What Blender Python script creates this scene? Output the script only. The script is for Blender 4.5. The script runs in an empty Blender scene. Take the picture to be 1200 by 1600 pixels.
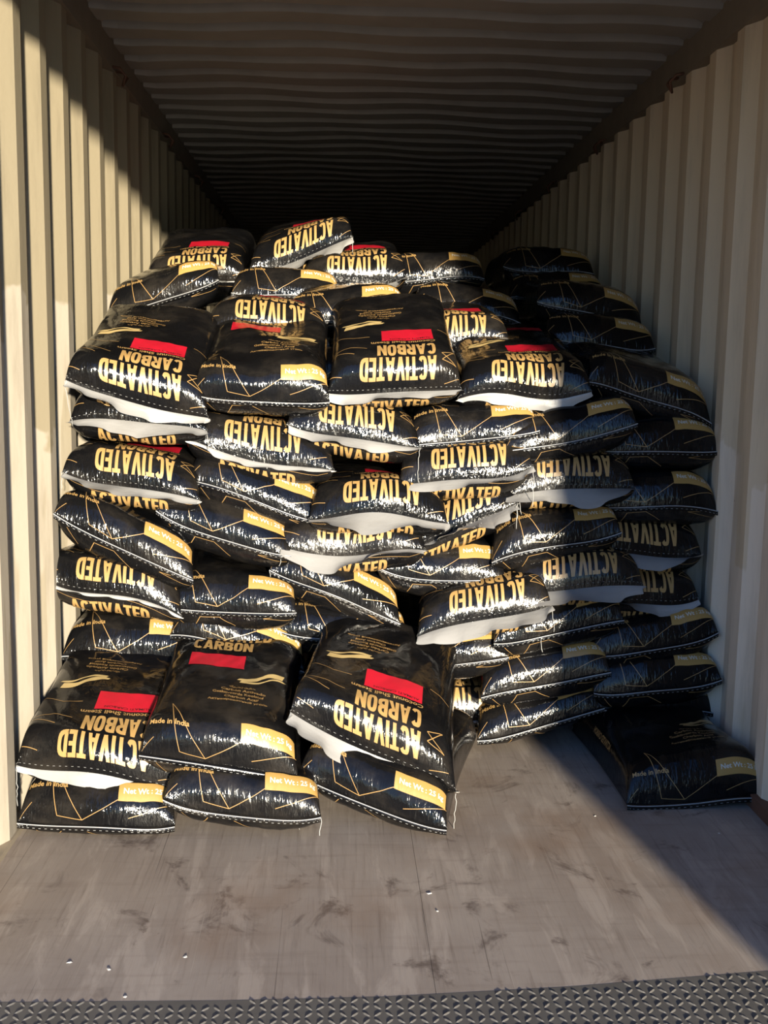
import bpy, bmesh, math, random
import numpy as np
from math import radians, sin, cos, pi
from mathutils import Matrix, Vector

scene = bpy.context.scene
COL = scene.collection

# ------------------------------------------------------------------ camera
F_PX = 1640.0
CAM = np.array([0.954, 0.0, 1.42])
YAW, PITCH, ROLL = radians(-2.62), radians(-7.85), 0.0165
cam_data = bpy.data.cameras.new('camera')
cam = bpy.data.objects.new('camera', cam_data)
COL.objects.link(cam)
cam_data.sensor_fit = 'VERTICAL'
cam_data.sensor_height = 24.0
cam_data.lens = 24.0 * F_PX / 1600.0
cam_data.clip_start = 0.05
RM = (Matrix.Rotation(YAW, 3, 'Z') @ Matrix.Rotation(pi / 2 + PITCH, 3, 'X') @ Matrix.Rotation(ROLL, 3, 'Z'))
cam.matrix_world = Matrix.Translation(CAM.tolist()) @ RM.to_4x4()
scene.camera = cam
RN = np.array(RM)

# ------------------------------------------------------------------ sky, sun, exposure
SUN = np.array([-0.20, 1.0, -0.135])        # direction the sunlight travels
world = bpy.data.worlds.new('sky')
scene.world = world
world.use_nodes = True
wn = world.node_tree
wn.nodes.clear()
sky = wn.nodes.new('ShaderNodeTexSky')
sky.sky_type = 'NISHITA'
sky.sun_disc = False
sky.sun_elevation = radians(22)
sky.sun_rotation = math.atan2(-SUN[0], -SUN[1])
sky.air_density = 1.0
sky.dust_density = 0.1
sky.ozone_density = 3.0
bg = wn.nodes.new('ShaderNodeBackground')
bg.inputs['Strength'].default_value = 0.14
wo = wn.nodes.new('ShaderNodeOutputWorld')
tint = wn.nodes.new('ShaderNodeMix')
tint.data_type = 'RGBA'
tint.blend_type = 'MULTIPLY'
tint.inputs[0].default_value = 1.0
tint.inputs[7].default_value = (.62, .84, 1.18, 1)
wn.links.new(sky.outputs['Color'], tint.inputs[6])
wn.links.new(tint.outputs[2], bg.inputs['Color'])
wn.links.new(bg.outputs[0], wo.inputs[0])
sun_data = bpy.data.lights.new('sun', 'SUN')
sun_data.energy = 9.0
sun_data.angle = radians(2.2)
sun_data.color = (1.0, 0.89, 0.70)
sun = bpy.data.objects.new('sun', sun_data)
COL.objects.link(sun)
sun.location = (2.0, -8.0, 4.0)
sun.rotation_euler = Vector(SUN.tolist()).to_track_quat('-Z', 'Y').to_euler()

vs = scene.view_settings
vs.view_transform = 'Standard'
vs.look = 'None'
vs.gamma = 1.0
vs.use_curve_mapping = False
vs.exposure = 0.6


# ------------------------------------------------------------------ helpers
def ray(x, y):
    return RN @ np.array([(x - 600) / F_PX, -(y - 800) / F_PX, -1.0])


def at_depth(x, y, Y):
    d = ray(x, y)
    return CAM + d * (Y - CAM[1]) / d[1]


def at_height(x, y, Z):
    d = ray(x, y)
    return CAM + d * (Z - CAM[2]) / d[2]


def mesh_from(name, verts, faces, smooth=False):
    me = bpy.data.meshes.new(name)
    me.from_pydata([tuple(map(float, v)) for v in verts], [], [tuple(map(int, f)) for f in faces])
    if smooth:
        me.polygons.foreach_set('use_smooth', [True] * len(me.polygons))
    me.update()
    return me


def obj(name, me, mat=None, parent=None):
    o = bpy.data.objects.new(name, me)
    COL.objects.link(o)
    if mat and me:
        me.materials.clear()
        me.materials.append(mat)
    if parent:
        o.parent = parent
    return o


def structure(o):
    o['kind'] = 'structure'
    return o


def tag(o, label, cat, group=None):
    o['label'] = label
    o['category'] = cat
    if group:
        o['group'] = group
    return o


class MB:
    def __init__(self):
        self.v, self.f = [], []

    def box(self, x0, x1, y0, y1, z0, z1):
        b = len(self.v)
        self.v += [(x0, y0, z0), (x1, y0, z0), (x1, y1, z0), (x0, y1, z0), (x0, y0, z1), (x1, y0, z1), (x1, y1, z1), (x0, y1, z1)]
        self.f += [(b, b + 3, b + 2, b + 1), (b + 4, b + 5, b + 6, b + 7), (b, b + 1, b + 5, b + 4), (b + 1, b + 2, b + 6, b + 5),
                   (b + 2, b + 3, b + 7, b + 6), (b + 3, b, b + 4, b + 7)]
        return self

    def tube(self, pts, r, n=6):
        pts = np.array(pts, float)
        b = len(self.v)
        rr = np.broadcast_to(np.array(r, float), (len(pts),))
        for i, p in enumerate(pts):
            t = pts[min(i + 1, len(pts) - 1)] - pts[max(i - 1, 0)]
            t /= (np.linalg.norm(t) + 1e-9)
            a = np.cross(t, (0, 0, 1) if abs(t[2]) < .9 else (1, 0, 0))
            a /= np.linalg.norm(a)
            c = np.cross(t, a)
            for k in range(n):
                self.v.append(tuple(p + rr[i] * (a * cos(2 * pi * k / n) + c * sin(2 * pi * k / n))))
        for i in range(len(pts) - 1):
            for k in range(n):
                k2 = (k + 1) % n
                self.f.append((b + i * n + k, b + i * n + k2, b + (i + 1) * n + k2, b + (i + 1) * n + k))
        e = b + (len(pts) - 1) * n
        self.f.append(tuple(range(b + n - 1, b - 1, -1)))
        self.f.append(tuple(range(e, e + n)))
        return self

    def build(self, name, mat, parent=None, smooth=False):
        return obj(name, mesh_from(name, self.v, self.f, smooth), mat, parent)


# ------------------------------------------------------------------ materials
class NT:
    """tiny node-graph helper"""

    def __init__(self, name):
        self.m = bpy.data.materials.new(name)
        self.m.use_nodes = True
        self.t = self.m.node_tree
        self.p = self.t.nodes['Principled BSDF']

    def n(self, typ, **kw):
        nd = self.t.nodes.new(typ)
        for k, v in kw.items():
            if k.startswith('i_'):
                key = k[2:]
                nd.inputs[int(key) if key.isdigit() else key].default_value = v
            else:
                setattr(nd, k, v)
        return nd

    def l(self, a, b):
        self.t.links.new(a, b)

    def math(self, op, a, b=None, clamp=False):
        nd = self.n('ShaderNodeMath', operation=op, use_clamp=clamp)
        for i, x in enumerate((a, b)):
            if x is None:
                continue
            if isinstance(x, (int, float)):
                nd.inputs[i].default_value = x
            else:
                self.l(x, nd.inputs[i])
        return nd.outputs[0]

    def noise(self, vec, scale, detail=4, rough=.55, dist=0.0):
        nd = self.n('ShaderNodeTexNoise')
        nd.inputs['Scale'].default_value = scale
        nd.inputs['Detail'].default_value = detail
        nd.inputs['Roughness'].default_value = rough
        nd.inputs['Distortion'].default_value = dist
        if vec is not None:
            self.l(vec, nd.inputs['Vector'])
        return nd.outputs['Fac']

    def mapping(self, vec, scale=(1, 1, 1), loc=(0, 0, 0), rot=(0, 0, 0)):
        nd = self.n('ShaderNodeMapping')
        nd.inputs['Scale'].default_value = scale
        nd.inputs['Location'].default_value = loc
        nd.inputs['Rotation'].default_value = rot
        self.l(vec, nd.inputs['Vector'])
        return nd.outputs[0]

    def step(self, v, lo, hi):
        nd = self.n('ShaderNodeMapRange', interpolation_type='SMOOTHSTEP')
        nd.inputs['From Min'].default_value = lo
        nd.inputs['From Max'].default_value = hi
        self.l(v, nd.inputs['Value'])
        return nd.outputs[0]

    def mix(self, fac, a, b):
        nd = self.n('ShaderNodeMix', data_type='RGBA')
        for sock, x in ((nd.inputs[0], fac), (nd.inputs[6], a), (nd.inputs[7], b)):
            if isinstance(x, (int, float)):
                sock.default_value = x
            elif isinstance(x, tuple):
                sock.default_value = (*x, 1) if len(x) == 3 else x
            else:
                self.l(x, sock)
        return nd.outputs[2]

    def bump(self, h, strength, dist=.01, prev=None):
        nd = self.n('ShaderNodeBump')
        nd.inputs['Strength'].default_value = strength
        nd.inputs['Distance'].default_value = dist
        self.l(h, nd.inputs['Height'])
        if prev is not None:
            self.l(prev, nd.inputs['Normal'])
        return nd.outputs[0]


def film_material(name, col, rough, wrinkle=1.0, dust=None, spec=.5):
    """laminated plastic film with fine crinkles that gather towards the sewn ends"""
    g = NT(name)
    uv = g.n('ShaderNodeUVMap', uv_map='UVMap').outputs[0]
    oi = g.n('ShaderNodeObjectInfo').outputs['Random']
    off = g.n('ShaderNodeCombineXYZ')
    g.l(g.math('MULTIPLY', oi, 37.0), off.inputs[2])
    add = g.n('ShaderNodeVectorMath', operation='ADD')
    g.l(uv, add.inputs[0])
    g.l(off.outputs[0], add.inputs[1])
    v = add.outputs[0]
    crease = g.noise(g.mapping(v, (62, 15, 1)), 1.0, 2, .5, .7)
    crumple = g.noise(g.mapping(v, (17, 15, 1)), 1.0, 4, .55, 1.0)
    fine = g.noise(g.mapping(v, (120, 34, 1)), 1.0, 2, .5, .8)
    patch = g.step(g.noise(g.mapping(v, (9, 7, 1), loc=(4, 2, 0)), 1.0, 2), .35, .65)
    sep = g.n('ShaderNodeSeparateXYZ')
    g.l(uv, sep.inputs[0])
    near = g.math('SUBTRACT', 1.0, g.step(sep.outputs[1], .01, .20))
    far = g.step(sep.outputs[1], .50, .72)
    ends = g.math('ADD', near, far)
    h = g.math('MULTIPLY', crease, g.math('ADD', g.math('MULTIPLY', g.math('MULTIPLY', ends, patch), 1.0), .10))
    b0 = g.bump(g.math('MULTIPLY', fine, g.math('ADD', ends, .05)), .42 * wrinkle, .0032)
    b1 = g.bump(h, .50 * wrinkle, .006, b0)
    b2 = g.bump(crumple, .20 * wrinkle, .010, b1)
    g.l(b2, g.p.inputs['Normal'])
    if dust:
        d = g.step(g.noise(g.mapping(v, (5, 7, 1)), 1.0, 5, .65), .42, .75)
        c = g.mix(g.math('MULTIPLY', d, .55), col, dust)
        g.l(c, g.p.inputs['Base Color'])
        g.l(g.math('ADD', g.math('MULTIPLY', d, .14), rough), g.p.inputs['Roughness'])
    else:
        g.p.inputs['Base Color'].default_value = (*col, 1)
        g.p.inputs['Roughness'].default_value = rough
    g.p.inputs['Specular IOR Level'].default_value = spec
    return g.m


def plain(name, col, rough=.5, metal=0.0, noise=0.0, scale=30, spec=.5):
    g = NT(name)
    g.p.inputs['Roughness'].default_value = rough
    g.p.inputs['Metallic'].default_value = metal
    g.p.inputs['Specular IOR Level'].default_value = spec
    if noise:
        tc = g.n('ShaderNodeTexCoord').outputs['Object']
        f = g.noise(tc, scale, 4)
        c2 = tuple(max(0, c * (1 - noise)) for c in col)
        g.l(g.mix(f, col, c2), g.p.inputs['Base Color'])
        g.l(g.bump(f, .15, .004), g.p.inputs['Normal'])
    else:
        g.p.inputs['Base Color'].default_value = (*col, 1)
    return g.m


def wall_paint(name, patch_h, warm, light):
    """cream container paint, whiter touch-up paint brushed over the lower corrugations, rust, scuffs"""
    g = NT(name)
    pos = g.n('ShaderNodeNewGeometry').outputs['Position']
    sep = g.n('ShaderNodeSeparateXYZ')
    g.l(pos, sep.inputs[0])
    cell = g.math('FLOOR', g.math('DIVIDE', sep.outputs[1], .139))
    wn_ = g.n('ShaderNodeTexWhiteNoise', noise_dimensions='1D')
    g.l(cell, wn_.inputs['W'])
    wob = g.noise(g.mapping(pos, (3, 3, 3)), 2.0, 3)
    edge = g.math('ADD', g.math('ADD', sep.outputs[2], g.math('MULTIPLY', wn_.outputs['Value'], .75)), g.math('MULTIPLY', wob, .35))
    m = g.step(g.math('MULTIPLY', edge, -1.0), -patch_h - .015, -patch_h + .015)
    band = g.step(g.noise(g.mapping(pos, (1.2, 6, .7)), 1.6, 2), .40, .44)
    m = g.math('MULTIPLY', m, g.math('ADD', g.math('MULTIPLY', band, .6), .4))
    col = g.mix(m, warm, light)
    dirt = g.step(g.noise(g.mapping(pos, (9, 9, 1.1)), 1.5, 6, .65), .46, .78)
    col = g.mix(g.math('MULTIPLY', dirt, .42), col, tuple(c * .45 for c in warm))
    rust = g.step(g.noise(g.mapping(pos, (8, 8, 4)), 3.0, 5, .7), .70, .76)
    col = g.mix(g.math('MULTIPLY', rust, .7), col, (.16, .07, .03))
    g.l(col, g.p.inputs['Base Color'])
    g.p.inputs['Roughness'].default_value = .6
    g.p.inputs['Specular IOR Level'].default_value = .25
    g.l(g.bump(g.noise(pos, 40, 4), .12, .006), g.p.inputs['Normal'])
    return g.m


def floor_material():
    g = NT('worn_plywood')
    pos = g.n('ShaderNodeNewGeometry').outputs['Position']
    grain = g.noise(g.mapping(pos, (70, 3.0, 1)), 1.0, 5, .65)
    blot = g.noise(g.mapping(pos, (2.6, 1.7, 1)), 1.0, 6, .65, .4)
    smear = g.noise(g.mapping(pos, (11, 2.2, 1), rot=(0, 0, .09)), 1.0, 5, .62, .7)
    cross = g.noise(g.mapping(pos, (3, 30, 1)), 1.0, 3)
    base = g.mix(blot, (.19, .145, .115), (.46, .40, .34))
    base = g.mix(g.math('MULTIPLY', g.step(smear, .50, .62), .50), base, (.47, .40, .335))
    base = g.mix(g.math('MULTIPLY', g.step(grain, .50, .78), .45), base, (.11, .075, .055))
    base = g.mix(g.math('MULTIPLY', g.step(cross, .5, .8), .25), base, (.14, .10, .08))
    stain = g.step(g.noise(g.mapping(pos, (5, 4.5, 1), loc=(3, 1, 0)), 1.0, 5, .7, .8), .56, .70)
    base = g.mix(g.math('MULTIPLY', stain, .75), base, (.085, .06, .05))
    scr = g.step(g.noise(g.mapping(pos, (160, 1.4, 1), rot=(0, 0, -.05)), 1.0, 2, .5, .3), .70, .74)
    base = g.mix(g.math('MULTIPLY', scr, .45), base, (.46, .40, .33))
    scr2 = g.step(g.noise(g.mapping(pos, (120, 1.1, 1), rot=(0, 0, .06), loc=(5, 3, 0)), 1.0, 2, .5, .3), .70, .74)
    base = g.mix(g.math('MULTIPLY', scr2, .55), base, (.07, .05, .04))
    brown = g.step(g.noise(g.mapping(pos, (1.5, 1.2, 1), loc=(1.3, 7, 0)), 1.0, 4, .6), .48, .70)
    base = g.mix(g.math('MULTIPLY', brown, .55), base, (.24, .155, .10))
    g.l(base, g.p.inputs['Base Color'])
    g.p.inputs['Roughness'].default_value = .62
    g.p.inputs['Specular IOR Level'].default_value = .35
    h = g.math('ADD', g.math('MULTIPLY', grain, .6), g.math('MULTIPLY', smear, .6))
    g.l(g.bump(h, .3, .004), g.p.inputs['Normal'])
    return g.m


M = {}
M['film'] = film_material('black_sack_film', (.0040, .0040, .0045), .10, 1.0, (.030, .025, .020), .27)
M['gold'] = film_material('gold_ink', (.335, .205, .074), .36, .5)
M['line'] = film_material('gold_line_ink', (.30, .178, .065), .34, .5)
M['label'] = film_material('label_gold_ink', (.355, .212, .062), .36, .5)
M['red'] = film_material('red_ink', (.42, .008, .022), .35, .5)
M['ribbon'] = film_material('ribbon_cream_gold', (.45, .33, .14), .33, .5)
M['white_ink'] = film_material('white_ink', (.55, .53, .48), .4, .4)
M['black_ink'] = film_material('black_ink', (.012, .008, .008), .4, .4)
M['flap'] = film_material('white_sack_lining', (.265, .262, .258), .36, .6, (.19, .182, .17))
M['tape'] = plain('seam_tape_white', (.30, .30, .31), .25)
M['thread'] = plain('white_sewing_thread', (.34, .34, .33), .7)
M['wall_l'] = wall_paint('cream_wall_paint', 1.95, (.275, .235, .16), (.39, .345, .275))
M['wall_r'] = wall_paint('shade_lifted_wall_paint', 1.55, (.62, .505, .355), (.72, .61, .48))  # same cream paint, colour brightened to lift the shade on the right wall
M['roof'] = plain('roof_paint', (.30, .275, .235), .6, 0, .35, 6, .25)
M['rail'] = plain('rail_paint', (.24, .20, .15), .6, 0, .35, 9, .25)
M['floor'] = floor_material()
M['under'] = plain('dark_subfloor', (.03, .025, .02), .9)
M['steel'] = plain('scuffed_tread_steel', (.16, .15, .135), .6, .1, .5, 7)
M['lug'] = plain('polished_tread_lug', (.20, .188, .17), .42, .2, .35, 25)
M['rust'] = plain('rusty_rail', (.16, .075, .045), .8, 0, .5, 12)
M['post'] = plain('door_frame_paint', (.36, .30, .22), .6, 0, .3, 8)
M['rubber'] = plain('door_gasket', (.02, .02, .02), .7)
M['concrete'] = plain('yard_concrete', (.46, .44, .41), .9, 0, .3, 3)
M['scrap'] = plain('white_scrap', (.5, .49, .46), .7)

# ------------------------------------------------------------------ the container
CW, CH, Y0, Y1 = 2.35, 2.73, 2.22, 14.2
PITCH_W, DEPTH_W = .278, .036


def corrugated_wall(name, x_in, out, phase, z1, mat):
    """trapezoid corrugation running vertically; x_in the innermost plane, out = -1 / +1 outward"""
    prof = []
    y = phase
    while y > Y0 - .3:
        y -= PITCH_W
    while y < Y1 + .3:
        for dy, d in ((0, 0), (.070, 0), (.138, 1), (.210, 1)):
            prof.append((min(max(y + dy, Y0), Y1), x_in + out * DEPTH_W * d))
        y += PITCH_W
    v, f = [], []
    zs = [-.02, .6, 1.3, 2.0, z1]
    for (yy, xx) in prof:
        for z in zs:
            v.append((xx, yy, z))
    n = len(zs)
    for i in range(len(prof) - 1):
        if prof[i + 1][0] - prof[i][0] < 1e-6:
            continue
        for k in range(n - 1):
            a = i * n + k
            f.append((a, a + 1, a + n + 1, a + n) if out < 0 else (a, a + n, a + n + 1, a + 1))
    b = len(v)                                          # outer skin closes the sheet
    xo = x_in + out * (DEPTH_W + .004)
    v += [(xo, Y0, -.02), (xo, Y1, -.02), (xo, Y1, z1), (xo, Y0, z1)]
    f.append((b, b + 1, b + 2, b + 3))
    return structure(obj(name, mesh_from(name, v, f), mat))


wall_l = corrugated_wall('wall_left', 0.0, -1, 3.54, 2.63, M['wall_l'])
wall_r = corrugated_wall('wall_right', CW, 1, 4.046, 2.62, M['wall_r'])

# roof: shallow trapezoid ribs across the width, slightly dented
rp = .222
v, f, prof = [], [], []
y = 4.42 - rp * 12
while y < Y1 + .2:
    for dy, d in ((0, 0), (.120, 0), (.150, 1), (.194, 1)):
        prof.append((min(max(y + dy, Y0), Y1), d))
    y += rp
nx = 24
rng = np.random.default_rng(3)
for (yy, d) in prof:
    for k in range(nx + 1):
        xx = -.03 + (CW + .06) * k / nx
        ed = min(1, max(0, (min(xx, CW - xx)) / .07))
        z = CH + .038 * d * ed + .010 * sin(pi * min(max(xx / CW, 0), 1)) + .004 * sin(xx * 5 + yy * 2.3) * ed + .004 * sin(xx * 9 - yy * 4.1) * ed
        v.append((xx, yy, z))
for i in range(len(prof) - 1):
    if prof[i + 1][0] - prof[i][0] < 1e-6:
        continue
    for k in range(nx):
        a = i * (nx + 1) + k
        f.append((a, a + 1, a + nx + 2, a + nx + 1))
b = len(v)
v += [(-.05, Y0, CH + .06), (CW + .05, Y0, CH + .06), (CW + .05, Y1, CH + .06), (-.05, Y1, CH + .06)]
f.append((b, b + 3, b + 2, b + 1))
structure(obj('ceiling', mesh_from('ceiling', v, f), M['roof']))

trim_l = structure(MB().box(-.06, .012, Y0, Y1, 2.625, CH + .03).build('trim_1', M['rail']))
trim_r = structure(MB().box(CW - .012, CW + .06, Y0, Y1, 2.61, CH + .03).build('trim_2', M['rail']))


def lashing_hook(x, yy, z, s, parent):
    pts = [(x, yy - .035, z + .02), (x + s * .03, yy - .035, z + .015), (x + s * .05, yy - .02, z - .01), (x + s * .035, yy, z - .045),
           (x + s * .05, yy + .02, z - .01), (x + s * .03, yy + .035, z + .015), (x, yy + .035, z + .02)]
    MB().tube(pts, .006, 6).build('lashing_hook', M['rust'], parent, True)


for k in range(5):
    lashing_hook(CW - .012, 4.42 + k * 1.25, 2.595, -1, trim_r)
    lashing_hook(.012, 4.62 + k * 1.25, 2.61, 1, trim_l)

wall_b = MB()
for k in range(9):
    x0 = k * .2612
    wall_b.box(x0, x0 + .13, Y1 - .04, Y1 + .02, -.02, CH + .03)
    wall_b.box(x0 + .13, x0 + .2612, Y1, Y1 + .02, -.02, CH + .03)
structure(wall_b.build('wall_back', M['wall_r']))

# ------------------------------------------------------------------ dock plate with raised tread, dock and yard
edge = [(-.35, 2.205), (.2, 2.209), (.7, 2.206), (1.07, 2.214), (1.5, 2.245), (2.0, 2.302), (2.7, 2.40)]


def edge_y(x):
    return float(np.interp(x, [e[0] for e in edge], [e[1] for e in edge]))


floor = structure(MB().box(-.04, CW + .04, Y0 + .20, Y1, -.16, -.0285).build('floor', M['under']))
seams_y = [Y0 - .02, 4.10, 6.5, 8.9, 11.3, Y1]
for i in range(len(seams_y) - 1):
    for x0, x1 in ((.0, 1.193), (1.194, 2.35)):
        v, f = [], []
        n = 12
        for k in range(n + 1):
            x = x0 + (x1 - x0) * k / n
            ya_ = edge_y(x) if i == 0 else seams_y[i] + .001
            yb_ = seams_y[i + 1] - .001
            v += [(x, ya_, 0), (x, yb_, 0), (x, yb_, -.028), (x, ya_, -.028)]
        for k in range(n):
            for m_ in range(4):
                m2 = (m_ + 1) % 4
                f.append((k * 4 + m_, k * 4 + 4 + m_, k * 4 + 4 + m2, k * 4 + m2))
        f += [(0, 1, 2, 3), (n * 4 + 3, n * 4 + 2, n * 4 + 1, n * 4)]
        obj('plywood_panel', mesh_from('plywood_panel', v, f), M['floor'], floor)
structure(MB().box(-.04, .006, Y0, Y1, -.02, .018).build('baseboard_left', M['post']))
structure(MB().box(CW - .022, CW + .04, Y0, Y1, -.02, .045).build('baseboard_right', M['rust']))

# door frame and the two door leaves swung open outside the picture
structure(MB().box(-.09, CW + .09, Y0 - .10, Y0 + .04, 2.60, CH + .09).build('trim_3', M['post']))
structure(MB().box(-.13, -.005, Y0 - .10, Y0 + .02, -.15, CH + .09).build('trim_4', M['post']))
structure(MB().box(CW + .005, CW + .13, Y0 - .10, Y0 + .02, -.15, CH + .09).build('trim_5', M['post']))


def door_leaf(name, hinge, ang, flip):
    w = 1.165
    mb = MB()
    nrib = 5
    mb.box(0, w, -.02, .02, 0, 2.58)
    for k in range(nrib):
        z = .16 + k * .50
        mb.box(.07, w - .07, -.032, .032, z, z + .27)
    o = mb.build(name, M['post'])
    MB().box(-.012, w + .012, -.024, .024, -.018, .0).box(-.012, w + .012, -.024, .024, 2.58, 2.598).box(w, w + .018, -.024, .024, 0, 2.58).build('door_gasket', M['rubber'], o)
    for xx in (.35, .86):
        MB().tube([(xx, .058, .02), (xx, .058, 2.56)], .017, 10).build('lock_rod', M['steel'], o, True)
    o.location = (hinge, Y0 - .10, .01)
    o.rotation_euler = (0, 0, ang)
    return structure(o)


door_leaf('door_1', CW + .02, radians(-90 - 3.2), 1)
door_leaf('door_2', -.05, radians(-90 - 60), -1)

xs = np.linspace(-.35, 2.7, 50)
v, f = [], []
for x in xs:
    ye = edge_y(x)
    v += [(x, ye, .0003), (x, ye - .012, .0003), (x, .9, .0003), (x, .9, -.02), (x, ye, -.02)]
for i in range(len(xs) - 1):
    for k in range(5):
        k2 = (k + 1) % 5
        f.append((i * 5 + k, i * 5 + k2, i * 5 + 5 + k2, i * 5 + 5 + k))
f += [(4, 3, 2, 1, 0), tuple(len(v) - 5 + k for k in range(5))]
plate = structure(obj('dock_plate', mesh_from('dock_plate', v, f), M['steel']))
lv, lf = [], []
px_, row = .0255, 0
rng = np.random.default_rng(11)
yy = .95
while yy < 2.42:
    for k in range(int(3.0 / px_)):
        x = -.32 + k * px_
        if yy > edge_y(x) - .008:
            continue
        a = radians(45 if (k + row) % 2 else -45) + rng.normal(0, .05)
        L_, W_, H_ = .0125, .0046, .0022
        b = len(lv)
        for (p, q, h) in ((-L_, 0, 0), (-L_ * .45, W_ * .8, 0), (L_ * .45, W_ * .8, 0), (L_, 0, 0), (L_ * .45, -W_ * .8, 0), (-L_ * .45, -W_ * .8, 0),
                          (-L_ * .5, 0, H_), (L_ * .5, 0, H_)):
            lv.append((x + p * cos(a) - q * sin(a), yy + p * sin(a) + q * cos(a), .0002 + h))
        lf += [(b, b + 6, b + 1), (b + 1, b + 6, b + 7, b + 2), (b + 2, b + 7, b + 3), (b + 3, b + 7, b + 4), (b + 4, b + 7, b + 6, b + 5), (b + 5, b + 6, b)]
    yy += px_
    row += 1
lug = obj('tread_lugs', mesh_from('tread_lugs', lv, lf), M['lug'], plate)
lug['kind'] = 'stuff'
structure(MB().box(-6, 8, -9, .9, -1.25, .0).build('loading_dock', M['concrete']))
structure(MB().box(-60, 60, -60, 40, -1.35, -1.251).build('ground', M['concrete']))

# ------------------------------------------------------------------ print artwork (flat, metres; s across, t up from the sewn bottom end)
SACK_L = .80


def grid_cut(v2, faces, step):
    bm = bmesh.new()
    vs_ = [bm.verts.new((x, y, 0)) for x, y in v2]
    for fc in faces:
        try:
            bm.faces.new([vs_[i] for i in fc])
        except ValueError:
            pass
    xs_ = [p[0] for p in v2]
    ys_ = [p[1] for p in v2]
    for ax, lo, hi in ((0, min(xs_), max(xs_)), (1, min(ys_), max(ys_))):
        k = math.floor(lo / step) + 1
        while k * step < hi:
            co = [0, 0, 0]
            no = [0, 0, 0]
            co[ax] = k * step
            no[ax] = 1
            bmesh.ops.bisect_plane(bm, geom=bm.verts[:] + bm.edges[:] + bm.faces[:], plane_co=co, plane_no=no, dist=1e-6)
            k += 1
    bm.verts.index_update()
    out_v = np.array([(p.co.x, p.co.y) for p in bm.verts])
    out_f = [[p.index for p in fc.verts] for fc in bm.faces]
    bm.free()
    return out_v, out_f


def text_flat(body, s0, t0, w, h, bold=.0, step=.012, spacing=1.0):
    cu = bpy.data.curves.new('t', 'FONT')
    cu.body = body
    cu.offset = bold
    cu.resolution_u = 2
    cu.space_character = spacing
    o = bpy.data.objects.new('t', cu)
    COL.objects.link(o)
    dg = bpy.context.evaluated_depsgraph_get()
    me = bpy.data.meshes.new_from_object(o.evaluated_get(dg))
    v2 = np.array([(p.co.x, p.co.y) for p in me.vertices])
    faces = [list(p.vertices) for p in me.polygons]
    bpy.data.objects.remove(o)
    bpy.data.curves.remove(cu)
    bpy.data.meshes.remove(me)
    lo, hi = v2.min(0), v2.max(0)
    v2 = (v2 - lo) / (hi - lo)
    v2 = v2 * (w, h) + (s0, t0)
    return grid_cut(v2.tolist(), faces, step)


def block_glyph(c):
    """heavy condensed capitals as convex pieces in a cell 1 high; returns (width, polygons)"""
    k, w = .205, .56
    P = []

    def ring(x0, x1, y0, y1, a0, a1, n=14, e=3.2):
        cx, cy, rx, ry = (x0 + x1) / 2, (y0 + y1) / 2, (x1 - x0) / 2, (y1 - y0) / 2
        ix, iy = rx - k, ry - k * .82
        pts = []
        for i in range(n + 1):
            t_ = a0 + (a1 - a0) * i / n
            c_, s_ = cos(t_), sin(t_)
            q = (abs(c_) ** e + abs(s_) ** e) ** (-1 / e)
            pts.append(((cx + rx * c_ * q, cy + ry * s_ * q), (cx + ix * c_ * q, cy + iy * s_ * q)))
        for a_, b_ in zip(pts[:-1], pts[1:]):
            P.append([a_[0], b_[0], b_[1], a_[1]])

    def quad(*p):
        P.append(list(p))

    bar = lambda x, x2, y, y2: quad((x, y), (x2, y), (x2, y2), (x, y2))
    if c == 'A':
        w = .62
        quad((0, 0), (.20, 0), (.37, 1), (.20, 1)); quad((.62, 0), (.42, 0), (.25, 1), (.42, 1)); bar(.15, .47, .17, .33)
    elif c == 'V':
        w = .62
        quad((0, 1), (.20, 1), (.40, 0), (.20, 0)); quad((.62, 1), (.42, 1), (.22, 0), (.42, 0))
    elif c == 'C':
        ring(0, w, 0, 1, radians(38), radians(322), 22)
    elif c == 'O':
        ring(0, w, 0, 1, 0, 2 * pi, 28)
    elif c == 'T':
        w = .52
        bar(0, w, .83, 1); bar(.158, .363, 0, .83)
    elif c == 'I':
        w = k
        bar(0, k, 0, 1)
    elif c == 'E':
        w = .46
        bar(0, k, 0, 1); bar(k, w, .83, 1); bar(k, w, 0, .17); bar(k, w - .03, .42, .58)
    elif c == 'D':
        bar(0, k, 0, 1); ring(-w, w, 0, 1, -pi / 2, pi / 2, 16, 3.6)
        P[:] = [[(max(x, .0), y) for x, y in p] for p in P]
    elif c in 'BR':
        bar(0, k, 0, 1)
        lo = .44
        ring(-w, w - (.02 if c == 'B' else 0), lo, 1, -pi / 2, pi / 2, 12, 3.4)
        if c == 'B':
            ring(-w, w, 0, lo + .14, -pi / 2, pi / 2, 12, 3.4)
        else:
            quad((.20, .50), (.37, .50), (w + .02, 0), (w - .19, 0))
        P[:] = [[(max(x, .0), y) for x, y in p] for p in P]
    elif c == 'N':
        w = .60
        bar(0, k, 0, 1); bar(w - k, w, 0, 1); quad((0, 1), (.19, 1), (w, 0), (w - .19, 0))
    return w, P


def block_text(body, s0, t0, w, h, step=.012):
    x, polys = 0, []
    for c in body:
        gw, P = block_glyph(c)
        polys += [[(px + x, py) for px, py in p] for p in P]
        x += gw + .055
    x -= .055
    v2, faces = [], []
    for p in polys:
        b_ = len(v2)
        v2 += [(s0 + px / x * w, t0 + py * h) for px, py in p]
        faces.append(list(range(b_, b_ + len(p))))
    return grid_cut(v2, faces, step)


def rect_flat(s0, t0, s1, t1, step=.010):
    return grid_cut([(s0, t0), (s1, t0), (s1, t1), (s0, t1)], [(0, 1, 2, 3)], step)


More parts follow.
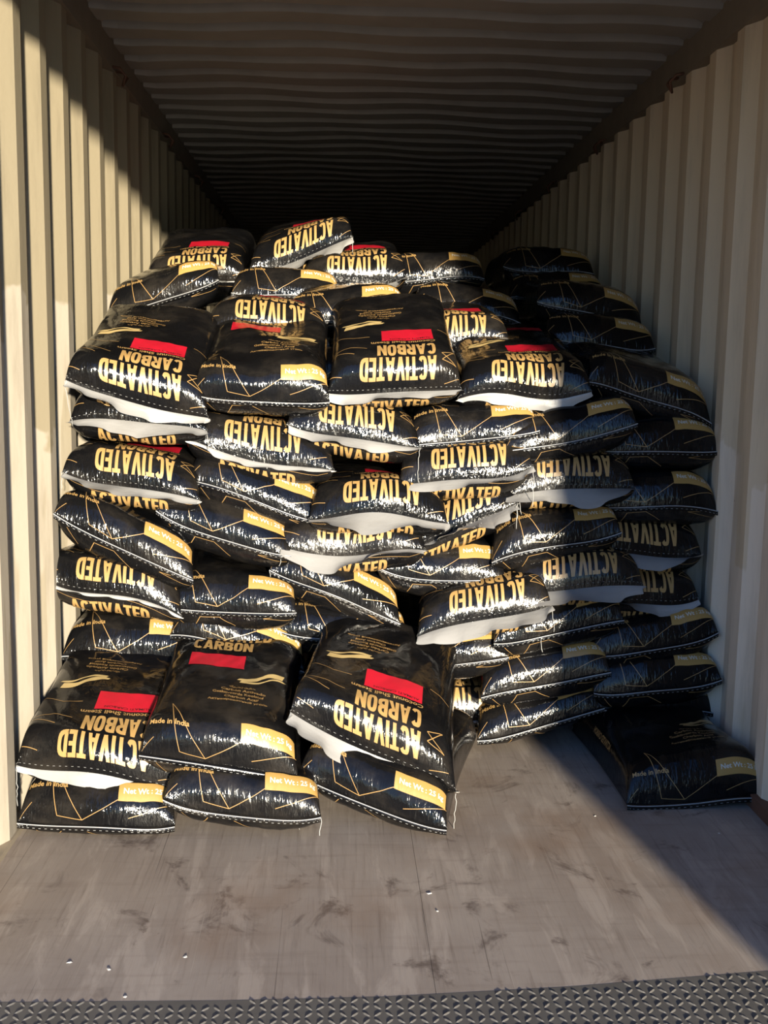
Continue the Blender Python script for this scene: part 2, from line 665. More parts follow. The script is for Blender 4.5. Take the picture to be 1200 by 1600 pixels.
def lines_flat(polys, w=.0021, seg=.010):
    v2, faces = [], []
    for pl in polys:
        for (a, b_) in zip(pl[:-1], pl[1:]):
            a, b_ = np.array(a), np.array(b_)
            d = b_ - a
            ln = np.linalg.norm(d)
            n_ = np.array((-d[1], d[0])) / ln * w / 2
            k = max(1, int(ln / seg))
            base = len(v2)
            for i in range(k + 1):
                p = a + d * i / k
                v2 += [tuple(p + n_), tuple(p - n_)]
            for i in range(k):
                q = base + 2 * i
                faces.append((q, q + 1, q + 3, q + 2))
    return np.array(v2), [list(x) for x in faces]


def ribbon_flat(s0, t0, sc):
    """two wavy ribbon strands, like a flag in the wind"""
    out = []
    for (lo, hi, dx) in ((.30, .95, 0), (-.05, .26, .06)):
        v2, faces = [], []
        n = 18
        for i in range(n + 1):
            x = i / n
            wv = .42 * (1 / (1 + math.exp(-(x - .55) * 11))) - .06 * sin(x * pi * 2)
            taper = min(1, .35 + x * 2.2) if dx == 0 else min(1, (1 - x) * 3 + .25)
            v2 += [(s0 + (x + dx) * 1.0 * sc, t0 + (wv + lo * .45) * sc * .62), (s0 + (x + dx) * sc + .05 * sc, t0 + (wv + (lo + (hi - lo) * taper) * .45) * sc * .62)]
        for i in range(n):
            faces.append((2 * i, 2 * i + 2, 2 * i + 3, 2 * i + 1))
        out.append((np.array(v2), faces))
    a, b_ = out
    return np.vstack([a[0], b_[0]]), [list(x) for x in a[1]] + [[i + len(a[0]) for i in x] for x in b_[1]]


def merge(*parts):
    V, Fc, n = [], [], 0
    for v2, fc in parts:
        V.append(v2)
        Fc += [[i + n for i in q] for q in fc]
        n += len(v2)
    return np.vstack(V), Fc


T = SACK_L + .024
ART = {}
ART['headline'] = merge(block_text('ACTIVATED', -.145, T - .150, .268, .082), block_text('CARBON', -.145, T - .228, .208, .070))
ART['headline_back'] = block_text('ACTIVATED', -.145, T - .150, .268, .082)
ART['subline'] = text_flat('Coconut Shell Steam', -.150, T - .258, .235, .017, .02, .02)
ART['red_panel'] = rect_flat(-.145, T - .360, .045, T - .264)
ART['red_text'] = text_flat('ALIMATI CARBON', -.135, T - .282, .15, .010, .01, .02)
ART['ribbon'] = ribbon_flat(.03, T - .455, .15)
lang = [('Carb\u00f3n Activado', -.015, .145, .10), ('Geaktiveerde Koolstof', -.04, .165, .0), ('Charbon Actif', -.0, .11, 0), ('\u0410\u043a\u0442\u0438\u0432\u0438\u0440\u043e\u0432\u0430\u043d\u043d\u044b\u0439 \u0443\u0433\u043e\u043b\u044c', -.05, .19, 0)]
lp = [text_flat('\u0643\u0631\u0628\u0648\u0646 \u0646\u0634\u0637', .01, .325, .085, .014, .015, .03)]
for i, (tx, s0, w, _) in enumerate(lang):
    lp.append(text_flat(tx, s0, .302 - i * .023, w, .015, .015, .03))
ART['languages'] = merge(*lp)
ART['origin'] = text_flat('Made in India', -.215, .114, .125, .017, .02, .02)
ART['label_panel'] = rect_flat(.065, .080, .238, .133)
ART['label_text'] = text_flat('Net Wt : 25 kg', .080, .096, .142, .021, .02, .012)
W_LINES = [[(-.155, .205), (-.115, .030), (-.040, .018), (-.155, .205)], [(-.040, .018), (.066, .084)], [(-.245, .016), (-.195, .070)],
           [(.095, .030), (.25, .085)]]
U_LINES = [[(-.225, .055), (-.115, .030), (-.235, .012)], [(-.02, .085), (.035, .028), (.10, .032), (.12, .09)], [(.19, .03), (.16, .09)]]
ART['lines_b'] = lines_flat(W_LINES)
ART['lines_b_under'] = lines_flat(U_LINES)
A_LINES = [[(.145, T - .17), (.245, T - .20)], [(.10, T - .205), (.16, T - .215), (.25, T - .205)], [(.09, T - .30), (.15, T - .29), (.22, T - .32), (.25, T - .31)],
           [(.185, T - .085), (.245, T - .10)], [(-.165, T - .135), (-.22, T - .12), (-.165, T - .16), (-.215, T - .175), (-.165, T - .135)],
           [(-.235, T - .075), (-.17, T - .05)], [(-.24, T - .33), (-.17, T - .36)]]
ART['lines_a'] = lines_flat(A_LINES)
ART['lines_a_under'] = lines_flat([[(-.24, T - .05), (-.02, T - .075)], [(.04, T - .04), (.20, T - .07), (.24, T - .05)]])
sv, sf = text_flat('ACTIVATED CARBON', 0, 0, .20, .026, .03, .014)
ART['side_left'] = (np.column_stack([-.262 + sv[:, 1], .36 + sv[:, 0]]), sf)
ART['side_right'] = (np.column_stack([.262 - sv[:, 1], .56 - sv[:, 0]]), sf)

ART_MAT = {'headline': 'gold', 'headline_back': 'gold', 'subline': 'line', 'red_panel': 'red', 'red_text': 'black_ink', 'ribbon': 'ribbon', 'languages': 'line',
           'origin': 'gold', 'label_panel': 'label', 'label_text': 'white_ink', 'lines_b': 'line', 'lines_b_under': 'line', 'lines_a': 'line',
           'lines_a_under': 'line', 'side_left': 'line', 'side_right': 'line'}
ART_NAME = {'headline': 'headline_lettering', 'headline_back': 'headline_lettering', 'subline': 'subtitle_lettering', 'red_panel': 'red_panel',
            'red_text': 'panel_lettering', 'ribbon': 'ribbon_emblem', 'languages': 'language_lettering', 'origin': 'origin_lettering',
            'label_panel': 'weight_label', 'label_text': 'weight_lettering', 'lines_b': 'gold_linework', 'lines_b_under': 'gold_linework',
            'lines_a': 'gold_linework', 'lines_a_under': 'gold_linework', 'side_left': 'side_lettering', 'side_right': 'side_lettering'}


# ------------------------------------------------------------------ the sack surface
class Sack:
    HW, LY = .232, .70            # filled half width, filled length
    SMAX, AMAX = .268, SACK_L     # half arc across a face, arc along a face

    def __init__(self, seed, W, Tu, Tl, slope, droop, lump, back_drop, nose, sag, wav):
        self.wav = wav
        self.zmin = None
        r = np.random.default_rng(seed)
        self.HW = W / 2
        self.Tu, self.Tl, self.slope, self.droop, self.lump, self.back = Tu, Tl, slope, droop, lump, back_drop
        self.sag = sag
        x = np.linspace(0, 1, 400)
        n = 4.4
        th = np.linspace(0, pi / 2, 800)
        cx, ch = np.sin(th) ** (2 / n), np.cos(th) ** (2 / n)
        d = np.hypot(np.diff(cx * self.HW), np.diff(ch * Tu))
        self.cs = np.concatenate([[0], np.cumsum(d)])
        self.SMAX = self.cs[-1]
        self.cs /= self.cs[-1]
        self.cx, self.ch = cx, ch
        a = nose
        m = 2.5
        th = np.linspace(0, pi / 2, 400)
        ey, eh = 1 - np.cos(th) ** (2 / m), np.sin(th) ** (2 / m)
        mid = np.linspace(0, 1, 60)[1:-1]
        yy = np.concatenate([ey * a, a + mid * (self.LY - 2 * a), self.LY - ey[::-1] * a])
        hh = np.concatenate([eh, np.ones(58), eh[::-1]])
        d = np.hypot(np.diff(yy), np.diff(hh * Tu))
        self.as_ = np.concatenate([[0], np.cumsum(d)])
        self.AMAX = self.as_[-1]
        self.as_ /= self.as_[-1]
        self.ay, self.ah = yy, hh
        self.w = [(r.uniform(4, 11), r.uniform(3, 9), r.uniform(0, 6.3), r.uniform(.5, 1)) for _ in range(5)]
        self.rip = [(r.uniform(40, 120), r.uniform(0, 6.3), r.uniform(.4, 1)) for _ in range(6)]
        self.fold = [(r.uniform(25, 60), r.uniform(-40, 40), r.uniform(0, 6.3)) for _ in range(4)]
        self.seam = [(r.uniform(5, 16), r.uniform(0, 6.3)) for _ in range(3)]
        self.ear = r.uniform(-.02, .03, 2)

    def __call__(self, face, u, a):
        """u in -1..1 across, a in 0..1 along the face from the near end; face +1 top, -1 bottom"""
        u = np.asarray(u, float)
        a = np.asarray(a, float)
        au = np.clip(np.abs(u), 0, 1)
        x = np.interp(au, self.cs, self.cx) * self.HW * np.sign(u)
        hx = np.interp(au, self.cs, self.ch)
        y = np.interp(a, self.as_, self.ay)
        hy = np.interp(a, self.as_, self.ah)
        t = self.Tu if face > 0 else self.Tl
        lum = sum(k[3] * np.sin(k[0] * x * 1.5 + k[1] * y * 1.6 + k[2]) for k in self.w) / 5
        th = t * hx * hy * (1 + (self.lump if face > 0 else .04) * lum)
        # ripples gathered at the sewn ends
        e = np.exp(-np.minimum(y, self.LY - y) / .07)
        rp_ = sum(k[2] * np.sin(k[0] * x + k[1] + 12 * y) for k in self.rip) / 6
        th = th + rp_ * e * hy * hx * .0042
        fo = sum(np.sin(k[0] * x + k[1] * y + k[2]) ** 3 for k in self.fold) / 4
        th = th + fo * hx * hy * .0045
        z = face * th
        xn = x / self.HW
        x = x * (1 + .03 * (1 - hy)) - .010 * xn * hy * np.sin(pi * np.clip(y / self.LY, 0, 1))
        fade = .30 + .70 * np.exp(-y / .30)
        z = z + self.slope * x * fade
        z = z - self.droop * np.clip(1 - y / .45, 0, 1) ** 2
        z = z - self.back * np.clip((y - .35) / .35, 0, 1) ** 2
        z = z - self.sag * (1 - xn ** 2) * np.clip(1 - y / .5, 0, 1)
        se = sum(np.sin(k[0] * x + k[1]) for k in self.seam) / 3
        z = z + se * self.wav * np.exp(-y / .08)
        z = z + np.where(xn > 0, self.ear[1], self.ear[0]) * np.abs(xn) ** 4 * np.exp(-y / .10)
        y = y - .012 * se * np.exp(-y / .08) + .02 * np.abs(xn) ** 3 * hy
        if self.zmin is not None:
            z = np.where(z < self.zmin + .02, self.zmin + .02 * np.exp(np.clip((z - self.zmin - .02) / .02, -30, 0)), z)
        return np.stack([x, y, z], -1)

    def with_normal(self, face, u, a, off):
        p = self(face, u, a)
        e = 2e-3
        du = self(face, u + e, a) - self(face, u - e, a)
        da = self(face, u, np.clip(a + e, 0, 1)) - self(face, u, np.clip(a - e, 0, 1))
        n = np.cross(du, da)
        n /= (np.linalg.norm(n, axis=-1, keepdims=True) + 1e-12)
        return p + n * off * face


NU, NV = 64, 60
ug = np.sin(np.linspace(-1, 1, NU + 1) * pi / 2 * .6) / sin(pi / 2 * .6)
ag = np.linspace(0, 1, NV + 1)


def body_topology():
    n1, n2 = NU + 1, NV + 1
    top = np.arange(n1 * n2).reshape(n2, n1)
    bot = np.zeros_like(top)
    k = n1 * n2
    for j in range(n2):
        for i in range(n1):
            if i in (0, NU) or j in (0, NV):
                bot[j, i] = top[j, i]
            else:
                bot[j, i] = k
                k += 1
    f = []
    for j in range(NV):
        for i in range(NU):
            f.append((top[j, i], top[j, i + 1], top[j + 1, i + 1], top[j + 1, i]))
    for j in range(NV):
        for i in range(NU):
            f.append((bot[j, i], bot[j + 1, i], bot[j + 1, i + 1], bot[j, i + 1]))
    return np.array(f, np.int32), k


BF, BN = body_topology()
UG, AG = np.meshgrid(ug, ag)
INTER = np.zeros(UG.shape, bool)
INTER[1:-1, 1:-1] = True


def quick_mesh(name, verts, faces_arr, uv_per_vert=None, smooth=True):
    me = bpy.data.meshes.new(name)
    nf = len(faces_arr)
    if isinstance(faces_arr, np.ndarray):
        loops = faces_arr.ravel()
        starts = np.arange(nf, dtype=np.int32) * faces_arr.shape[1]
    else:
        loops = np.array([i for q in faces_arr for i in q], np.int32)
        starts = np.concatenate([[0], np.cumsum([len(q) for q in faces_arr])[:-1]]).astype(np.int32)
    me.vertices.add(len(verts))
    me.vertices.foreach_set('co', np.ascontiguousarray(verts, np.float32).ravel())
    me.loops.add(len(loops))
    me.loops.foreach_set('vertex_index', loops.astype(np.int32))
    me.polygons.add(nf)
    me.polygons.foreach_set('loop_start', starts)
    if smooth:
        me.polygons.foreach_set('use_smooth', np.ones(nf, bool))
    if uv_per_vert is not None:
        uvl = me.uv_layers.new(name='UVMap')
        uvl.data.foreach_set('uv', np.ascontiguousarray(uv_per_vert[loops], np.float32).ravel())
    me.update(calc_edges=True)
    return me


def printed(sk, kind, key, face, parent, off=.0011, z0=0.0):
    v2, fc = ART[key]
    s, t = v2[:, 0], v2[:, 1]
    if kind == 'A':
        x = -s if face > 0 else s
        a = SACK_L - t
    else:
        x = s if face > 0 else -s
        a = t
    p = sk.with_normal(face, x / sk.SMAX, np.clip(a / sk.AMAX, .004, .996), off)
    p[:, 2] += z0
    me = quick_mesh(ART_NAME[key], p, fc, np.column_stack([x, a]))
    o = obj(ART_NAME[key], me, M[ART_MAT[key]], parent)
    if 'lines' in key:
        o['kind'] = 'stuff'
    return o


def make_sack(ix, kind, xl, yl, xr, yr, Y, label, pitch=0, yaw=0, droop=.02, Tu=.122, Tl=.080, lump=.15, anchor='C', flap=None, full=False,
              back=.0, threads=(), nose=.085, sag=0.0, side='', under=True, group=None, red=True):
    rnd = np.random.default_rng(1000 + ix)
    yw = radians(yaw)
    Pl = at_depth(xl, yl, Y - .24 * sin(yw))
    Pr = at_depth(xr, yr, Y + .24 * sin(yw))
    d = Pr - Pl
    wid = math.hypot(d[0], d[1])
    slope = d[2] / wid
    W = min(max(wid / 1.03, .455), .51)
    xa = np.array([d[0], d[1], 0]) / wid
    need = W * 1.03
    if anchor == 'L':
        C = Pl + d * (need / wid) / 2
    elif anchor == 'R':
        C = Pr - d * (need / wid) / 2
    else:
        C = (Pl + Pr) / 2
    ya = np.cross((0, 0, 1), xa)
    p = radians(pitch)
    yb = ya * cos(p) + np.array((0, 0, 1)) * sin(p)
    zb = np.cross(xa, yb)
    sk = Sack(ix, W, Tu, Tl, slope, droop, lump, back, nose, sag, .009 if kind == 'B' else .020)
    # local z0 so that the seam centre (which droops and sags) lands on C, root lies at the base under the seam
    z0 = Tl + droop + sag
    if pitch == 0 and C[2] - Tl < .12:
        sk.zmin = .004 - (C[2] - Tl) - z0
    root = bpy.data.objects.new('carbon_sack', None)
    COL.objects.link(root)
    root.empty_display_size = .1
    root.matrix_world = Matrix(((xa[0], yb[0], zb[0], 0), (xa[1], yb[1], zb[1], 0), (xa[2], yb[2], zb[2], 0), (0, 0, 0, 1)))
    root.location = (C - zb * Tl).tolist()
    tag(root, label, 'sack', group or 'sacks of activated carbon in the container')
    top = sk(1, UG, AG)
    bot = sk(-1, UG, AG)
    vv = np.vstack([top.reshape(-1, 3), bot[INTER]])
    uu = np.stack([UG * sk.SMAX, AG * SACK_L], -1)
    uv = np.vstack([uu.reshape(-1, 2), uu[INTER] + (3.0, 0)])
    vv[:, 2] += z0
    obj('body', quick_mesh('body', vv, BF, uv), M['film'], root)
    P = lambda key, face=1, par=root, off=.0011: printed(sk, kind, key, face, par, off, z0)
    if kind == 'A':
        P('headline')
        P('subline')
        rp2 = P('red_panel')
        if full:
            P('red_text', 1, rp2, .0016)
            P('ribbon')
            P('languages')
        P('lines_a')
        if under:
            P('headline_back', -1)
            P('lines_a_under', -1)
    else:
        P('lines_b')
        P('lines_b_under', -1)
        P('origin')
        lb = P('label_panel')
        P('label_text', 1, lb, .0017)
        if full:
            P('languages')
            P('ribbon')
            if red:
                P('red_panel')
                P('headline')
    if 'l' in side:
        P('side_left' if kind == 'B' else 'side_right')
    if 'r' in side:
        P('side_right' if kind == 'B' else 'side_left')
    # sewn end
    un = np.linspace(-.985, .985, 70)
    e0 = sk(1, un, np.full(70, .0))
    e0[:, 2] += z0
    if kind == 'B':
        out = e0 + np.column_stack([np.zeros(70), np.full(70, -.010), np.full(70, -.014)])
        mid = e0 + np.column_stack([np.zeros(70), np.full(70, -.010), np.full(70, .001)])
        rows = np.stack([e0 + (0, .004, .004), mid, out, out + (0, .004, 0)], 0)
        fl = quick_mesh('seam_flange', rows.reshape(-1, 3), [(r * 70 + i, r * 70 + i + 1, (r + 1) * 70 + i + 1, (r + 1) * 70 + i) for r in range(3) for i in range(69)],
                        np.tile(np.column_stack([un * .25, np.full(70, .05)]), (4, 1)))
        flo = obj('seam_flange', fl, M['film'], root)
        MB().tube(mid[::2], .0019, 5).build('seam_tape', M['tape'], flo, True)
        st = MB()
        for i in range(0, 69, 2):
            a_, b_ = (mid * .35 + out * .65)[i] + (0, -.0012, 0), (mid * .35 + out * .65)[i + 1] + (0, -.0012, 0)
            st.tube([a_, a_ * .25 + b_ * .75], .0006, 4)
        st.build('stitching', M['thread'], flo)['kind'] = 'stuff'
    else:
        st = MB()
        for i in range(0, 69, 2):
            q = sk.with_normal(1, un[i:i + 2], np.full(2, .018), .0015)
            q[:, 2] += z0
            st.tube([q[0], q[0] * .3 + q[1] * .7], .0005, 4)
        st.build('stitching', M['thread'], root)['kind'] = 'stuff'
        fl = dict(l=.06, ang=-45, u0=-1, u1=1, wave=.6, peak=.5, tw=0)
        fl.update(flap or {})
        n = 80
        uq = np.linspace(max(fl['u0'], -.985), min(fl['u1'], .985), n)
        b0 = sk(1, uq, np.zeros(n))
        b0[:, 2] += z0
        tt = np.linspace(0, 1, n)
        gam = math.log(.5) / math.log(min(max(fl['peak'], .15), .85))
        shp = np.abs(np.sin(pi * np.clip(tt, 0, 1) ** gam)) ** .9
        ph = rnd.uniform(0, 6.3, 4)
        ln_ = fl['l'] * (.04 + .96 * shp) * (1 + .20 * np.sin(tt * 7 + ph[0]) + .10 * np.sin(tt * 15 + ph[1]))
        ang = np.radians(fl['ang']) + 1.35 * fl['wave'] * (np.sin(tt * 4.6 + ph[2]) * .6 + np.sin(tt * 10 + ph[3]) * .35) + np.radians(fl['tw']) * (tt - .5)
        curl = rnd.uniform(-.2, .7)
        rows = [b0 + (0, .002, .001)]
        K = 6
        off = np.zeros((n, 3))
        for k in range(1, K + 1):
            q = k / K
            aa = ang + curl * (q - .5) + .45 * q * np.sin(tt * 9 + ph[1])
            off = off + np.column_stack([.0015 * np.sin(tt * 40 + ph[0]), -np.cos(aa) * ln_ / K, np.sin(aa) * ln_ / K])
            rows.append(b0 + (0, -.003, 0) + off + np.column_stack([0 * tt, 0 * tt, .0022 * q * np.sin(tt * 37 + ph[3] + 2 * q)]))
        rows = np.stack(rows, 0)
        fm = quick_mesh('white_flap', rows.reshape(-1, 3), [(r * n + i, r * n + i + 1, (r + 1) * n + i + 1, (r + 1) * n + i) for r in range(K) for i in range(n - 1)],
                        np.column_stack([np.tile(uq * .25, K + 1), np.repeat(np.linspace(.06, .2, K + 1), n)]))
        fo = obj('white_flap', fm, M['flap'], root)
        fo['label'] = 'loose white lining flap at the sewn mouth'
    for (uu_, ln2) in threads:
        q0 = sk(1, np.array([uu_]), np.array([0.0]))[0] + (0, -.012, z0)
        pts = [q0]
        k = int(ln2 / .012)
        dx, dy = 0., 0.
        for i in range(k):
            dx += rnd.normal(0, .0022)
            dy += rnd.normal(0, .0012)
            pts.append(q0 + (dx, -.012 * min(1, i / 3) + min(dy, 0), -ln2 * (i + 1) / k))
        MB().tube(pts, .0012, 4).build('loose_thread', M['thread'], root, True)
    return root


# ------------------------------------------------------------------ every sack in the picture (seam ends in the photograph, distance of the sewn end)
F_ = lambda l=.06, ang=-45, **k: dict(l=l, ang=ang, **k)
SACKS = [
    # --- low stack in front, on the bare floor
    ('B', 28, 1285, 272, 1299, 3.03, 'bottom left sack of the low front stack, against the cream wall, sewn end facing out', dict(Tu=.125, Tl=.06)),
    ('B', 257, 1260, 500, 1288, 3.00, 'middle sack of the bottom layer of the low front stack', dict(Tu=.12, Tl=.06, threads=((.97, .05),))),
    ('B', 468, 1215, 697, 1305, 3.06, 'right sack of the bottom layer of the low front stack, seam slanting down', dict(yaw=-14, Tu=.13, Tl=.06)),
    ('A', 24, 1192, 286, 1236, 3.08, 'upper left sack of the low front stack with red panel and hanging white flap', dict(full=True, pitch=7, flap=F_(.055, -50, wave=.7, peak=.6), Tu=.12, droop=.05, threads=((-.98, .12),))),
    ('B', 218, 1176, 466, 1218, 3.05, 'upper middle sack of the low front stack, weight label and red panel both visible', dict(full=True, pitch=9, Tu=.13, Tl=.09, side='l', threads=((.97, .16),))),
    ('A', 455, 1108, 712, 1243, 3.12, 'upper right sack of the low front stack, slumping to the right with crumpled white flap', dict(full=True, pitch=11, yaw=-8, Tu=.13, flap=F_(.075, -35, u1=.5, wave=.5), side='l', threads=((.98, .16),))),
    # --- lone sack
    ('B', 978, 1268, 1198, 1240, 3.24, 'lone black sack lying flat on the floor against the right wall', dict(full=True, anchor='R', yaw=2, Tu=.155, Tl=.05, droop=.01, side='l', red=False)),
    # --- main stack, lowest rows
    ('B', 790, 1152, 944, 1105, 3.70, 'sack on the floor at the foot of the tall stack, seam rising to the right', dict(anchor='R', Tu=.11, Tl=.05)),
    ('A', 640, 1128, 775, 1118, 3.80, 'headline-end sack on the floor at the foot of the tall stack, nearest the front stack', dict(flap=F_(.015, -70))),
    ('B', 930, 1112, 1112, 1108, 3.74, 'dark sack at floor level right behind the lone sack', dict(Tl=.05)),
    ('A', 500, 1075, 640, 1072, 3.78, 'partly hidden headline-end sack just above the slumping front sack', dict(flap=F_(.012, -70))),
    ('B', 762, 1086, 942, 1052, 3.66, 'sack second from the floor, right of centre in the tall stack', dict()),
    ('B', 938, 1088, 1116, 1070, 3.67, 'sack second from the floor in the column along the right wall', dict()),
    ('B', 603, 1048, 784, 1031, 3.68, 'sack below the long slanting white flap, low in the middle of the tall stack', dict()),
    ('B', 783, 1010, 962, 968, 3.66, 'sack third from the floor right of centre, seam curving up to the right', dict(threads=((-.2, .05),))),
    ('B', 935, 1030, 1109, 1000, 3.70, 'sack third from the floor in the column along the right wall', dict()),
    ('B', 110, 1024, 295, 1030, 3.62, 'lowest visible sack of the column along the left wall, just above the front stack', dict()),
    ('B', 272, 985, 470, 1043, 3.62, 'sack with seam falling to the right, directly above the upper middle front sack', dict()),
    ('B', 440, 995, 627, 1005, 3.67, 'level sack in the middle, directly above the slumping front sack', dict(Tu=.11)),
    # --- fourth row
    ('A', 652, 988, 862, 948, 3.60, 'sack with a long white flap slanting up to the right, right of centre', dict(flap=F_(.085, -25, u0=-.95, wave=.3, peak=.5), threads=((.98, .09),))),
    ('A', 935, 948, 1092, 945, 3.76, 'sack with thin curling white rim by the right wall, below another curled flap', dict(flap=F_(.045, -30, wave=.9), anchor='R')),
    ('A', 85, 915, 265, 950, 3.56, 'headline-end sack without white flap in the column along the left wall', dict(flap=F_(.010, -80))),
    ('B', 258, 950, 458, 962, 3.60, 'broad level sack left of centre with weight label, fourth from the floor', dict(Tu=.12)),
    ('B', 433, 898, 614, 967, 3.67, 'sack with seam falling steeply to the right in the middle of the stack', dict(threads=((-.97, .10),))),
    ('B', 603, 903, 775, 912, 3.70, 'sack at the centre under the folded white flap, level sagging seam', dict(sag=.02)),
    ('A', 800, 922, 1005, 918, 3.66, 'sack with lens-shaped bluish white flap right of centre', dict(flap=F_(.085, -28, wave=.25))),
    # --- fifth row
    ('B', 95, 812, 292, 905, 3.56, 'sack tilted down to the right in the column along the left wall', dict(Tl=.09)),
    ('B', 262, 815, 438, 872, 3.65, 'sack left of centre with seam falling gently right, beside the tilted left-wall sack', dict()),
    ('A', 435, 866, 665, 864, 3.66, 'middle sack with pointed white flap under the broadest white flap', dict(flap=F_(.06, -30, wave=.25, peak=.4), threads=((-.98, .07),))),
    ('A', 650, 856, 808, 792, 3.70, 'small steeply tilted sack with upright crumpled white flap at the centre', dict(flap=F_(.09, -15, u0=-.3, wave=.4), threads=((.9, .09), (.98, .07)), anchor='R')),
    ('B', 775, 872, 964, 836, 3.69, 'sack right of centre with seam rising to the right, below the forked white flap', dict(Tu=.12)),
    ('A', 945, 868, 1098, 866, 3.77, 'sack with thick curled white rim by the right wall, below a level weight-label sack', dict(flap=F_(.06, -30, wave=.9), anchor='R')),
    # --- sixth row
    ('A', 107, 745, 302, 780, 3.63, 'left-wall sack with rippled white flap, two below the top sack', dict(flap=F_(.055, -35, wave=.5), threads=((-.97, .06),))),
    ('B', 306, 750, 492, 818, 3.69, 'sack left of centre with seam falling right, below the long thin white rim', dict()),
    ('A', 482, 803, 700, 812, 3.64, 'middle sack with the broadest white flap and a strip of red panel', dict(flap=F_(.10, -28, wave=.25, peak=.55))),
    ('A', 624, 758, 832, 752, 3.67, 'sack with a smooth sagging white flap right of the centre', dict(flap=F_(.06, -35, wave=.35), sag=.03, threads=((.95, .14),))),
    ('A', 805, 770, 980, 758, 3.72, 'sack with forked white flap pointing right, second column from right wall', dict(flap=F_(.09, -22, wave=.45), threads=((-.6, .07),))),
    ('B', 937, 790, 1111, 795, 3.77, 'level sack with weight label in the column along the right wall, above the curled rims', dict()),
    # --- seventh row
    ('A', 133, 658, 300, 668, 3.66, 'left-wall sack with broad white flap directly below the top left sack', dict(flap=F_(.07, -30, wave=.3), threads=((.98, .06),))),
    ('A', 288, 690, 522, 738, 3.69, 'sack with a long thin white rim falling to the right, left of centre', dict(flap=F_(.022, -60, wave=.3), anchor='R')),
    ('A', 455, 670, 650, 704, 3.70, 'sack with red panel at the centre, under the big middle sack', dict(flap=F_(.045, -50, wave=.6), threads=((.98, .12),))),
    ('B', 655, 690, 824, 683, 3.73, 'level sack right of centre directly below the top-row sack with thin white edge', dict()),
    ('B', 803, 705, 979, 672, 3.71, 'sack with seam rising to the right, second column from right wall, seventh row', dict(threads=((-.98, .05),))),
    ('B', 945, 705, 1109, 707, 3.80, 'level sack in the right-wall column right below the tilted top one', dict()),
    # --- top row of the tall stack
    ('A', 106, 604, 324, 652, 3.62, 'top left sack of the tall stack with full headline, red panel and white flap', dict(full=True, pitch=20, flap=F_(.05, -50, wave=.5), threads=((-.985, .16),), Tl=.06)),
    ('B', 316, 624, 502, 631, 3.66, 'rounded top-row sack left of centre with level seam and weight label', dict(full=True, pitch=17, side='r', Tl=.075)),
    ('A', 519, 620, 714, 606, 3.70, 'big top-row sack at the centre with curling white flap below its headline', dict(full=True, pitch=22, flap=F_(.045, -20, wave=.6), side='l', Tl=.085)),
    ('A', 716, 622, 924, 613, 3.77, 'top-row sack right of centre with straight thin white edge', dict(full=True, pitch=10, flap=F_(.045, -80, wave=.1), Tl=.07)),
    ('B', 928, 592, 1101, 655, 3.84, 'top sack of the right-wall column, seam falling to the right', dict(pitch=6, side='', threads=((-.97, .05),))),
    # --- second tier, further back
    ('B', 170, 546, 340, 545, 4.15, 'half hidden sack behind the top left sack, only label and linework showing', dict()),
    ('A', 325, 512, 510, 534, 4.15, 'sack with a trailing white flap in the second tier left of centre', dict(flap=F_(.05, -35, wave=.3), pitch=4)),
    ('B', 452, 509, 628, 487, 4.30, 'sack with seam rising right at the middle of the second tier', dict(pitch=3)),
    ('B', 440, 598, 610, 592, 4.00, 'dark sack in the gap behind the two middle top-row sacks', dict()),
    ('A', 612, 546, 794, 536, 4.20, 'second tier sack with white flap at its right end, right of centre', dict(flap=F_(.06, -25, u0=.0, wave=.4), pitch=6)),
    ('A', 735, 580, 870, 576, 4.25, 'shadowed headline-end sack behind the top-row sack with thin white edge', dict(flap=F_(.012, -70), pitch=8)),
    ('B', 858, 533, 1018, 548, 4.42, 'dark sack by the right wall, lower of the two in the second tier', dict()),
    # --- third tier
    ('B', 178, 494, 332, 447, 4.52, 'tilted third tier sack by the left wall, seam rising to the right', dict(pitch=6)),
    ('B', 372, 461, 520, 464, 4.66, 'flat third tier sack left of centre beneath the tilted top one', dict()),
    ('B', 655, 480, 808, 500, 4.70, 'dim third tier sack right of centre with seam falling right', dict()),
    ('B', 838, 478, 1004, 504, 4.60, 'dark sack by the right wall, upper of the two in the second tier', dict(pitch=4)),
    # --- highest tier
    ('A', 226, 446, 384, 438, 5.00, 'highest sack by the left wall with red panel across its top', dict(pitch=17, flap=F_(.012, -70))),
    ('A', 396, 428, 545, 372, 4.92, 'topmost tilted sack with large slanting white flap', dict(pitch=9, flap=F_(.085, -20, u0=-.7, wave=.15), threads=((.98, .10),))),
    ('A', 474, 447, 634, 437, 4.80, 'highest tier sack with headline and small white flap, beside the tilted topmost sack', dict(pitch=10, flap=F_(.06, -25, u0=.1, wave=.3))),
    ('B', 610, 441, 757, 430, 5.05, 'highest tier sack right of centre lit along its seam', dict(anchor='R', pitch=3)),
    ('B', 800, 464, 940, 466, 5.20, 'dark sack glimpsed right under the farthest sack by the right wall', dict()),
    ('B', 788, 424, 926, 424, 5.45, 'farthest dark sack high up by the right wall', dict()),
]
for i, (kind, xl, yl, xr, yr, Y, label, kw) in enumerate(SACKS):
    make_sack(i, kind, xl, yl, xr, yr, Y, label, **kw)

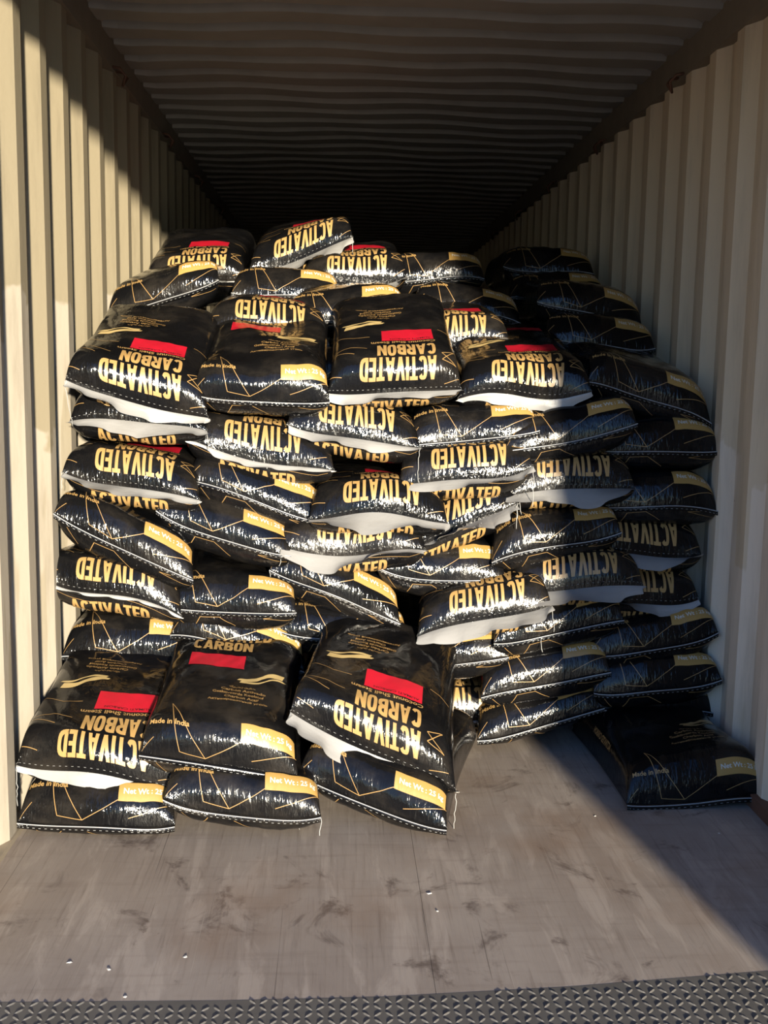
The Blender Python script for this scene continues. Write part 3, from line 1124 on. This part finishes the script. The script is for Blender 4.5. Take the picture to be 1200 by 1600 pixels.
# ------------------------------------------------------------------ crumbs on the floor
rng = np.random.default_rng(5)
SCRAPS = [(670, 1396, .008, 'largest white scrap on the floor in front of the right end of the front stack'),
          (108, 1504, .007, 'leftmost of three white scraps near the tread plate, left side of the floor'),
          (170, 1515, .006, 'middle of three white scraps near the tread plate, left side of the floor'),
          (290, 1495, .006, 'rightmost of three white scraps near the tread plate, left side of the floor'),
          (930, 1275, .005, 'tiny white scrap on the sunlit floor left of the lone sack'),
          (1123, 1302, .006, 'tiny white scrap on the shaded floor just in front of the lone sack'),
          (715, 1238, .007, 'white scrap beside the hanging thread of the slumping front sack'),
          (683, 1424, .004, 'smallest white scrap, just in front of the largest one'),
          (195, 1558, .006, 'white scrap right at the edge of the tread plate')]
for i, (x, y, r, text) in enumerate(SCRAPS):
    p = at_height(x, y, 0)
    n = 7
    v = []
    for lvl, k in ((0, 1.0), (.0012, .7)):
        for j in range(n):
            q = r * k * rng.uniform(.35, 1.3)
            v.append((q * cos(2 * pi * j / n), .7 * q * sin(2 * pi * j / n), lvl + rng.uniform(0, .001) * (lvl > 0)))
    f = [tuple(range(n - 1, -1, -1)), tuple(range(n, 2 * n))] + [(j, (j + 1) % n, n + (j + 1) % n, n + j) for j in range(n)]
    o = obj('paper_scrap', mesh_from('paper_scrap', v, f), M['scrap'])
    o.location = (p[0], p[1], .0002)
    tag(o, text, 'scrap', 'white scraps on the floor')
